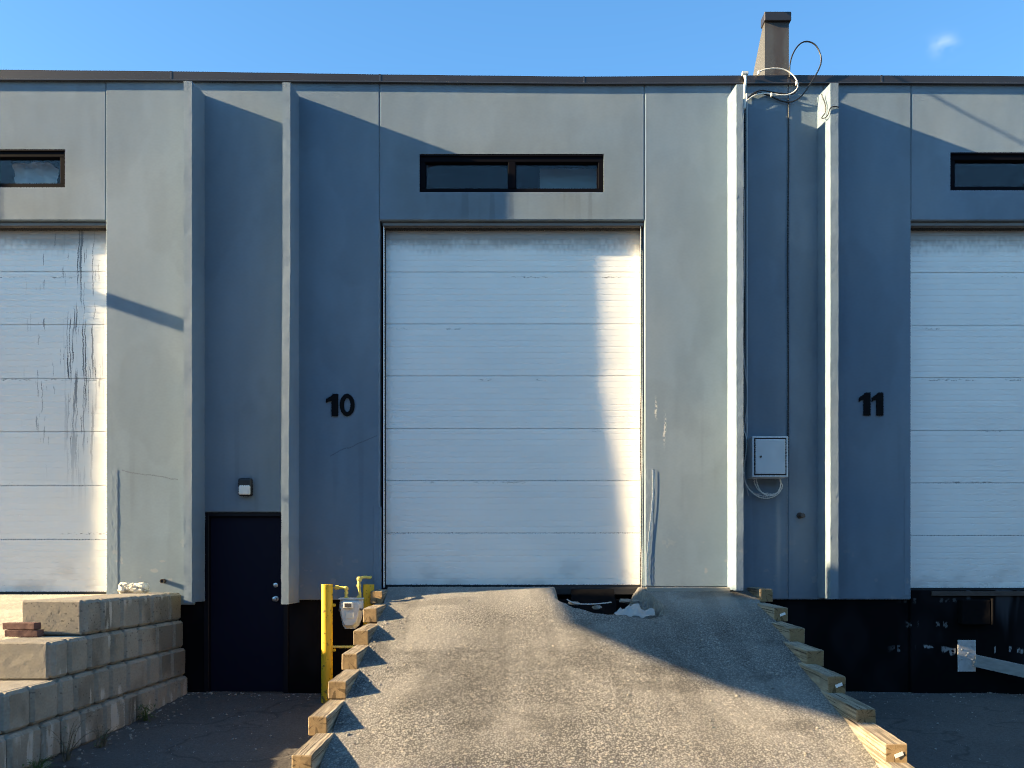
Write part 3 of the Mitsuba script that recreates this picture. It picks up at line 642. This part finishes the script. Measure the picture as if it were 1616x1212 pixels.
# ------------------------------------------------------------------ stepped timbers along the ramp
def timber(x0, x1, yf, zf, length, tilt, yaw, seed, label, grp=None, tag=False, h=.146):
    w = x1 - x0
    m = tm(cman(-w / 2, w / 2, 0, length, -h, 0, .007).refine_to_length(.035)); m.merge_vertices()
    v = np.array(m.vertices); uv = np.stack([v[:, 0], v[:, 2] + h / 2], -1)
    o = np.stack([meshkit.fbm(v * 11 + 9 * k + seed * 5, 3, seed + k) - .5 for k in range(3)], -1)
    v = v + .008 * o
    c, s = math.cos(yaw), math.sin(yaw)
    X = v[:, 0] * c - v[:, 1] * s + (x0 + x1) / 2; Y = v[:, 0] * s + v[:, 1] * c + yf; Z = v[:, 2] + zf + tilt * v[:, 1]
    m.vertices = np.stack([X, Y, Z], -1)
    k = single('timber', m, 'weathered_wood', label, 'timber', uv=uv)
    if tag:
        t = cbox(-.030, .030, -.002, 0, -.013, .013, .0005); a = math.radians(-22); ca, sa = math.cos(a), math.sin(a); q = np.array(t.vertices)
        t.vertices = np.stack([q[:, 0] * ca + q[:, 2] * sa + (x0 + x1) / 2 + .012, q[:, 1] + yf - .007, -q[:, 0] * sa + q[:, 2] * ca + zf - h * .48], -1)
        obj('paper_tag', t, 'paper_tag', k)
    return k
ORD = ['topmost', 'second', 'third', 'fourth', 'fifth', 'sixth', 'seventh', 'eighth']
Ld = [8.42, 7.85, 7.28, 6.71, 6.14, 5.57, 5.0]; Lz = [1.214, 1.047, .865, .703, .542, .367, .222]
Lx = [(-1.61, -1.47), (-1.58, -1.43), (-1.559, -1.41), (-1.543, -1.40), (-1.525, -1.373), (-1.533, -1.388), (-1.488, -1.348)]
for i in range(7):
    yf = Ld[i] + CAM_Y
    timber(*Lx[i], yf, Lz[i], min(-yf - .01, 1.35), .040, (-.17, -.05, -.03, -.02, -.02, -.02, -.02)[i] * (1 if i else .6), i,
           f'{ORD[i]} weathered timber from the wall in the sunlit row on the ramp\'s left edge' if i else 'topmost weathered timber in the sunlit row on the ramp\'s left edge, against the wall')
Rd = [8.35, 7.78, 7.21, 6.64, 6.07, 5.5, 4.93, 4.36]; Rz = [1.238, 1.062, .894, .741, .595, .438, .315, .17]
Rx = [(2.798, 2.945), (2.751, 2.90), (2.698, 2.852), (2.638, 2.795), (2.588, 2.735), (2.557, 2.70), (2.485, 2.63), (2.43, 2.58)]
RL = ['topmost grey timber on the ramp\'s right edge, against the foot of the fin', 'second timber from the wall on the ramp\'s right edge, white tag on its end',
      'third timber from the wall on the ramp\'s right edge, in shade, without a tag', 'fourth timber from the wall on the ramp\'s right edge, with star-shaped splits in its end',
      'fifth timber from the wall on the ramp\'s right edge, shaded, with a slanting white tag', 'dark sixth timber from the wall on the ramp\'s right edge, last one in shade',
      'bright sunlit timber low on the ramp\'s right edge with a white tag on its end', 'lowest timber on the right edge of the ramp, mostly below the picture']
for i in range(8):
    yf = Rd[i] + CAM_Y
    timber(*Rx[i], yf, Rz[i], min(-yf - .01, 1.35), .040, (.14, .06, .03, .02, .01, -.02, -.10, -.10)[i], i + 20, RL[i], tag=i in (1, 4, 6))

# ------------------------------------------------------------------ block retaining wall
R = thing('retaining_wall', 'stepped retaining wall of large cast concrete blocks with grooved sides', 'retaining wall')
COURSES = [(1.186, .866, -3.86, [-1.98, -.74, -.006]), (.862, .545, -3.835, [-2.51, -1.34, -.006]), (.541, .222, -3.81, [-3.12, -1.90, -.66, -.006]), (.218, -.10, -3.785, [-4.95, -3.68, -2.44, -1.16, -.006]),
           (-.104, -.40, -3.73, [-5.0, -3.8, -2.6, -1.75])]
GRV = [[.22, .28, .30, .20], [.29, .21, .27, .23], [.20, .26, .33, .21], [.31, .24, .22, .23], [.25, .30, .19, .26]]
bi = 0
for ci, (z1, z0, xr, ys) in enumerate(COURSES):
    for ya, yb in zip(ys[:-1], ys[1:]):
        pat = GRV[(bi * 3 + ci) % 5]; L_ = yb - ya; parts = []
        jx = .012 * (rng.random() - .5); n = 4 if L_ > .9 else 2
        e = np.cumsum([0] + pat[:n]); e = ya + .004 + (L_ - .008) * e / e[-1]
        core = cman(xr + jx - .59, xr + jx - .05, ya + .005, yb - .005, z0 + .003, z1, .014)
        parts.append(core)
        for a, b in zip(e[:-1], e[1:]):
            parts.append(cman(xr + jx - .08, xr + jx, a + .011, b - .011, z0 + .008, z1 - .001, .026))
        m = m3.Manifold.batch_boolean(parts, m3.OpType.Add)
        rr = rough(m, .035, .0045 if ci < 4 else .02, 7, bi, .5)
        obj('concrete_block', rr, 'cast_block', R, smooth=30); bi += 1

# loose bricks on the second course, and a lump of broken concrete on the top course
bz = .868
for i, (dz, a, dx_) in enumerate(((0, .02, .012), (.064, -.03, -.01))):
    m = rough(cman(-.145, .145, -.048, .048, 0, .060, .004), .02, .0025, 16, 50 + i)
    if i == 0:
        for hx_ in np.linspace(-.11, .02, 4):
            pass
    m.apply_transform(trimesh.transformations.rotation_matrix(a, [0, 0, 1])); m.apply_translation((PX(37.5, -2.05) + dx_, -2.06, bz + dz))
    single('brick', m, 'brick_red', ('lower' if i == 0 else 'upper') + ' red-brown brick of the pair stacked on the concrete block step', 'brick')
m = rough(cman(-.155, .155, -.07, .07, 0, .125, .03), .012, .020, 14, 77, .8)
m.apply_translation((PX(211, -.22), -.22, 1.181))
single('concrete_chunk', m, 'rubble', 'pitted cream lump of broken concrete on the top block by the wall', 'concrete lump', smooth=50)

# ------------------------------------------------------------------ bollards and gas meter
bl = thing('bollard', 'yellow steel bollard standing free left of the gas meter', 'bollard')
bx, by = PX(516, -.42), -.42
obj('post', bevcyl(bx, by, -.3, PZ(922, -.42), .064), 'yellow_paint', bl, smooth=40)
obj('cross_pipe', cyl((bx + .05, by + .01, PZ(1021, -.42)), (PX(576, -.42), by + .01, PZ(1021, -.42)), .014), 'yellow_pipe', bl, smooth=40)
for r in (955, 1026):
    obj('lug', cbox(bx + .055, bx + .095, by - .02, by + .02, PZ(r, -.42) - .015, PZ(r, -.42) + .015, .004), 'yellow_paint', bl)
bl = thing('bollard', 'yellow steel bollard partly hidden behind the topmost timber right of the gas meter', 'bollard')
obj('post', bevcyl(-1.658, -.125, -.3, PZ(922, -.125), .064), 'yellow_paint', bl, smooth=40)
Gm = thing('gas_meter', 'grey gas meter with yellow pipes between the two bollards', 'gas meter')
gy = -.36; mx = PX(554.5, gy); mz = lambda r: PZ(r, gy); s_ = (gy - CAM_Y) / F
prof = [(-17, 948), (-14, 945), (14, 945), (17.5, 949), (17.5, 961), (16, 964), (15, 976), (11, 986), (5, 991), (-9, 991), (-12.5, 986), (-15, 976), (-16.5, 964), (-18, 961)]
P2 = np.array([(mx + a * s_, mz(b)) for a, b in prof])
def slab(P2, y0, y1, sc):
    c = P2.mean(0); q = c + (P2 - c) * sc
    return np.vstack([np.c_[P2[:, 0], np.full(len(P2), y0), P2[:, 1]], np.c_[q[:, 0], np.full(len(q), y1), q[:, 1]]])
front = m3.Manifold.hull_points(slab(P2, gy, gy - .075, .78)); back = m3.Manifold.hull_points(slab(P2, gy + .02, gy + .095, .8))
fl = P2.mean(0) + (P2 - P2.mean(0)) * 1.06
rim = m3.Manifold.hull_points(np.vstack([np.c_[fl[:, 0], np.full(len(fl), gy), fl[:, 1]], np.c_[fl[:, 0], np.full(len(fl), gy + .02), fl[:, 1]]]))
mm = tm((front + back + rim).refine_to_length(.012)); 
obj('body', mm, 'meter_grey', Gm, smooth=30)
obj('top_plate', cbox(mx - 19 * s_, mx + 18.5 * s_, gy - .05, gy + .06, mz(946), mz(943.5), .003), 'meter_grey', Gm)
obj('index_box', cbox(mx - 9 * s_, mx + 5 * s_, gy - .112, gy - .06, mz(959), mz(949.5), .006), 'plate_white', Gm)
obj('index_glass', cbox(mx - 7 * s_, mx + 3 * s_, gy - .116, gy - .1125, mz(957), mz(951.5), .001), 'meter_dark', Gm)
obj('badge', cbox(mx - 6 * s_, mx + 6 * s_, gy - .082, gy - .07, mz(975), mz(966), .001), 'plate_white', Gm)
obj('strap', cbox(mx - 18.5 * s_, mx + 18 * s_, gy - .058, gy + .01, mz(963), mz(960), .002), 'meter_dark', Gm)
lx, rx = mx - 8 * s_, mx + 12 * s_
obj('inlet_pipe', tube([(lx, gy, mz(945)), (lx, gy, mz(934)), (lx - .012, gy, mz(928.5)), (lx - .05, gy, mz(927)), (bx + .07, gy + .01, mz(927))], .016, 12, 50), 'yellow_pipe', Gm, smooth=True)
obj('outlet_pipe', tube([(rx, gy, mz(945)), (rx, gy, mz(924)), (rx + .002, gy + .01, mz(916)), (rx + .02, gy + .06, mz(912)), (rx + .05, gy + .16, mz(911)), (rx + .07, -.03, mz(911))], .016, 12, 60), 'yellow_pipe', Gm, smooth=True)
for (x, r0, r1) in ((lx, 945, 941), (rx, 945, 940), (rx, 926, 922), (lx, 937, 934)):
    obj('fitting', bevcyl(x, gy, mz(r0), mz(r1), .024, .004, 8), 'yellow_pipe', Gm)
obj('elbow', rbox(lx - .03, lx + .022, gy - .022, gy + .022, mz(932), mz(925), .018), 'yellow_pipe', Gm, smooth=40)
obj('fitting', cyl((bx + .075, gy + .01, mz(927)), (bx + .115, gy + .008, mz(927)), .025, 8), 'yellow_pipe', Gm)
obj('elbow', rbox(rx - .024, rx + .03, gy - .02, gy + .04, mz(918), mz(910), .019), 'yellow_pipe', Gm, smooth=40)

# ------------------------------------------------------------------ debris in the broken edge of the ramp
sc = grid(np.linspace(0, 1, 34), np.linspace(0, 1, 20), lambda a, b: 0 * a); q = np.array(sc.vertices)
X = 1.12 + .44 * q[:, 0]; Y = -.66 + .20 * q[:, 1]; 
n_ = meshkit.fbm(np.stack([X * 11, Y * 13, 0 * X], -1), 4, 31) - .5
Z = .955 + .08 * np.sin(np.pi * np.clip(q[:, 0], 0, 1)) * q[:, 1] + .15 * n_ + .05 * q[:, 0] * q[:, 1]
sheet = trimesh.Trimesh(np.stack([X + .05 * n_, Y + .06 * n_, Z], -1), sc.faces, process=False)
low = sheet.copy(); low.vertices = np.array(low.vertices) - [0, -.002, .004]; low.invert()
single('crumpled_sheet', join(sheet, low), 'scrap_plastic', 'crumpled pale sheet in the broken ramp edge below the right door jamb', 'scrap', smooth=True)
single('bent_strip', ribbon([(.62, -.34, 1.125), (.68, -.37, 1.09), (.84, -.38, 1.07), (1.00, -.38, 1.078), (1.12, -.36, 1.092)], .02, .004, (0, 1, .5)), 'scrap_plastic', 'thin bent white strip lying across the broken edge of the ramp', 'strip')
for i, (x, y, z, s) in enumerate(((.70, -.30, 1.075, .055), (1.30, -.20, 1.10, .06), (1.40, -.28, 1.09, .05), (.93, -.55, 1.045, .045))):
    q = np.random.RandomState(60 + i).normal(size=(15, 3)); q /= np.linalg.norm(q, axis=1, keepdims=True)
    m = rough(m3.Manifold.hull_points(q * [1.3 * s, s, .62 * s]), .012, .004, 20, 90 + i, .8); m.apply_translation((x, y, z))
    single('asphalt_lump', m, 'ramp_asphalt', ['lump of asphalt at the left end of the broken ramp edge', 'lump of broken asphalt behind the crumpled sheet', 'lump of broken asphalt under the loose door strip', 'lump of asphalt in front of the bent white strip'][i], 'asphalt lump')

# ------------------------------------------------------------------ weeds at the foot of the blocks
def blades(x, y, z, n, h, spread, seed, w=.006):
    r = random.Random(seed); ms = []
    for _ in range(n):
        a = r.random() * 6.283; hh = h * (.5 + .6 * r.random()); sp = spread * (.3 + r.random())
        b = np.array([x + .03 * (r.random() - .5), y + .06 * (r.random() - .5), z]); dxy = np.array([math.cos(a) * .8 + .25, math.sin(a) - .2, 0])
        p = [b, b + dxy * sp * .25 + [0, 0, hh * .5], b + dxy * sp * .8 + [0, 0, hh * .9], b + dxy * sp * 1.2 + [0, 0, hh * (.85 + .2 * r.random())]]
        ms.append(tube(p, w * np.linspace(1, .15, 8), 4, 8))
    return join(*ms)
def leaves(x, y, z, n, rad, h, seed, size=.03):
    r = random.Random(seed); V, Fc = [], []
    for _ in range(n):
        c = np.array([x + rad * (r.random() - .5) * 2, y + rad * (r.random() - .5) * 2, z + h * r.random()])
        a, t = r.random() * 6.283, (r.random() - .3) * 1.1; s = size * (.5 + .8 * r.random())
        d = np.array([math.cos(a) * math.cos(t), math.sin(a) * math.cos(t), math.sin(t)]); sdv = np.cross(d, [0, 0, 1]); sdv /= np.linalg.norm(sdv) + 1e-9
        k = len(V); V += [c, c + d * s * .5 + sdv * s * .28 + [0, 0, .004], c + d * s, c + d * s * .5 - sdv * s * .28 + [0, 0, .004]]; Fc += [[k, k + 1, k + 2], [k, k + 2, k + 3]]
    return trimesh.Trimesh(V, Fc, process=False)
def weed(x, y, z, label, h, n, seed, dry=0, lv=60, rad=.07):
    k = thing('weed', label, 'weed')
    obj('stems', blades(x, y, z, n, h, h * .6, seed, .0045), 'dry_stalk' if dry else 'weed_leaf', k)
    if lv: obj('leaves', leaves(x, y, z + .01, lv, rad, h * .8, seed + 1), 'weed_leaf', k)
weed(-3.70, -1.22, -.06, 'bushy green weed at the foot of the blocks nearest the dark door', .17, 14, 3, 0, 130, .075)
weed(-3.66, -2.62, -.10, 'tall dry weed stalks leaning against the lowest block course', .34, 9, 5, 1, 10, .06)
weed(-3.60, -2.20, -.10, 'low tangle of dry stems on the footing beside the blocks', .22, 14, 8, 1, 22, .07)
weed(-3.62, -3.05, -.12, 'green grass tuft at the bottom edge beside the blocks', .16, 40, 11, 0, 40, .10)

# ------------------------------------------------------------------ just outside the picture: what casts the two long shadows
A = thing('lamp_arm', 'square steel lamp arm on the wall of the unit to the left', 'wall lamp')
obj('arm', cbox(-8.06, -7.94, -.93, -.012, 5.66, 5.79, .006), 'dark_frame', A)
obj('plate', cbox(-8.12, -7.88, -.012, -.0005, 5.55, 5.90, .003), 'dark_frame', A)
PS = thing('pylon_sign', 'blank grey cantilevered sign on a steel post beyond the left edge', 'sign')
poly = np.array([(-1.10, 3.93), (-2.15, 3.66), (-2.98, 3.63), (-3.77, 3.63), (-4.30, 3.70), (-4.70, 3.74), (-4.78, 5.25), (-1.80, 5.25), (-1.78, 4.62), (-1.42, 4.60), (-1.28, 4.28), (-1.18, 4.08)])
cs = m3.CrossSection([poly]); cs = cs if cs.area() > 0 else m3.CrossSection([poly[::-1]])
obj('panel', tm(m3.Manifold.extrude(cs, .12).transform(np.array([[0, 0, 1, -7.56], [1, 0, 0, 0], [0, 1, 0, 0]], float))), 'sign_grey', PS)
obj('post', bevcyl(-7.5, -5.45, -.4, 5.6, .09), 'dark_frame', PS, smooth=40)
obj('bracket', cbox(-7.53, -7.47, -5.40, -4.781, 4.95, 5.07, .004), 'dark_frame', PS)

U_ = thing('utility_pole', 'wooden utility pole beyond the left edge', 'utility pole')
obj('pole', tube([(-14, -7.5, -.4), (-14, -7.5, 9.4)], np.array([.16, .12]), 14, smoothpath=False), 'weathered_pole', U_, smooth=40)
single('service_cable', tube([(9.5, 4.5, 13.4), (7.0, 3.0, 11.3), (5.0, 1.55, 9.95), (3.4, .38, 8.75), (2.34, -.30, 8.0), (1.90, -.62, 7.79), (1.2, -1.10, 7.62), (-2, -2.5, 7.45), (-7, -4.5, 7.9), (-14, -7.5, 9.1)], .010, 8, 120), 'black_cable', 'black service cable swung from the roof mast out over the yard', 'cable', smooth=True)
O = thing('opposite_warehouse', 'plain grey industrial unit across the yard, behind the viewer', 'building')
obj('wall', cbox(-50, 50, -34, -22, -.6, 8.6, .02), 'far_wall', O)
obj('coping', cbox(-50.05, 50.05, -34.05, -21.95, 8.601, 8.8, .02), 'coping_metal', O)
for i in range(-6, 7):
    obj('door', cbox(i * 7.5 - 1.5, i * 7.5 + 1.5, -21.999, -21.94, .9, 4.9, .01), 'far_door', O)

# loose grit and small stones lying on the ramp and in the corners of the yard
r = np.random.RandomState(5); ms = []
ico = trimesh.creation.icosphere(subdivisions=0)
def grit(n, xs, ys, zf, lo, hi):
    for _ in range(n):
        x, y = xs(), ys(); s_ = lo * (hi / lo) ** (r.rand() ** 2.2)
        m = ico.copy(); v = np.array(m.vertices) * (1 + .35 * (r.rand(12, 1) - .5)) * [1, .6 + .5 * r.rand(), .5 + .3 * r.rand()] * s_
        a = r.rand() * 6.28; v = v @ np.array([[math.cos(a), math.sin(a), 0], [-math.sin(a), math.cos(a), 0], [0, 0, 1]])
        z = float(zf(np.array([x]), np.array([y]))[0]); m.vertices = v + [x, y, z + .25 * s_]; ms.append(m)
grit(420, lambda: r.uniform(-1.3, 2.5), lambda: -r.uniform(.3, 3.7), ramp_z, .005, .016)
grit(120, lambda: -1.36 + .25 * r.rand() ** 2, lambda: -r.uniform(.3, 3.7), ramp_z, .006, .018)
grit(150, lambda: r.uniform(2.9, 6.5), lambda: -3.3 * r.rand() ** 1.5, ground_z, .005, .014)
grit(120, lambda: r.uniform(2.7, 6.5), lambda: -.25 * r.rand() ** 2 - .01, ground_z, .006, .020)
grit(130, lambda: r.uniform(-3.7, -1.7), lambda: -3.6 * r.rand(), ground_z, .005, .014)
grit(110, lambda: -3.74 + .3 * r.rand() ** 2, lambda: -3.4 * r.rand(), ground_z, .007, .024)
grit(60, lambda: r.uniform(-3.7, -1.7), lambda: -.2 * r.rand() ** 2 - .01, ground_z, .006, .020)
k = obj('gravel', join(*ms), 'loose_stone'); labels[k] = {'label': 'loose grit and small stones scattered over the ramp and yard', 'category': 'gravel', 'kind': 'stuff'}
M_ = thing('roof_mast', 'slim grey steel mast on the roof beyond the right edge', 'mast')
obj('tube', cyl((9.5, 4.5, 7.0), (9.5, 4.5, 13.6), .04), 'conduit_grey', M_, smooth=40)
obj('foot', cbox(9.35, 9.65, 4.35, 4.65, 7.101, 7.13, .004), 'dark_frame', M_)
# torn rubber flap hanging from the sill into the broken edge
q = np.array(grid(np.linspace(0, 1, 26), np.linspace(0, 1, 16), lambda a, b: 0 * a).vertices); a, b = q[:, 0], q[:, 1]
fn = meshkit.fbm(np.stack([a * 5, b * 4, 0 * a], -1), 3, 55) - .5
fx = .70 + .50 * a + .06 * b * (a - .3) + .03 * fn; drop = .8 + .35 * (meshkit.fbm(np.stack([a * 6, 0 * a, 0 * a], -1), 3, 57) - .5)
fy = .06 - .50 * b * drop; fz = 1.225 - .27 * np.minimum(1, 1.7 * b) ** .8 - .05 * b + .05 * fn * b
fl_ = trimesh.Trimesh(np.stack([fx, fy, fz], -1), grid(np.linspace(0, 1, 26), np.linspace(0, 1, 16), lambda a, b: 0 * a).faces, process=False)
fl2 = fl_.copy(); fl2.vertices = np.array(fl2.vertices) - [0, 0, .006]; fl2.invert()
single('rubber_flap', join(fl_, fl2), 'bumper_rubber', 'torn black rubber flap lying in the broken ramp edge under the door', 'rubber flap', smooth=True)
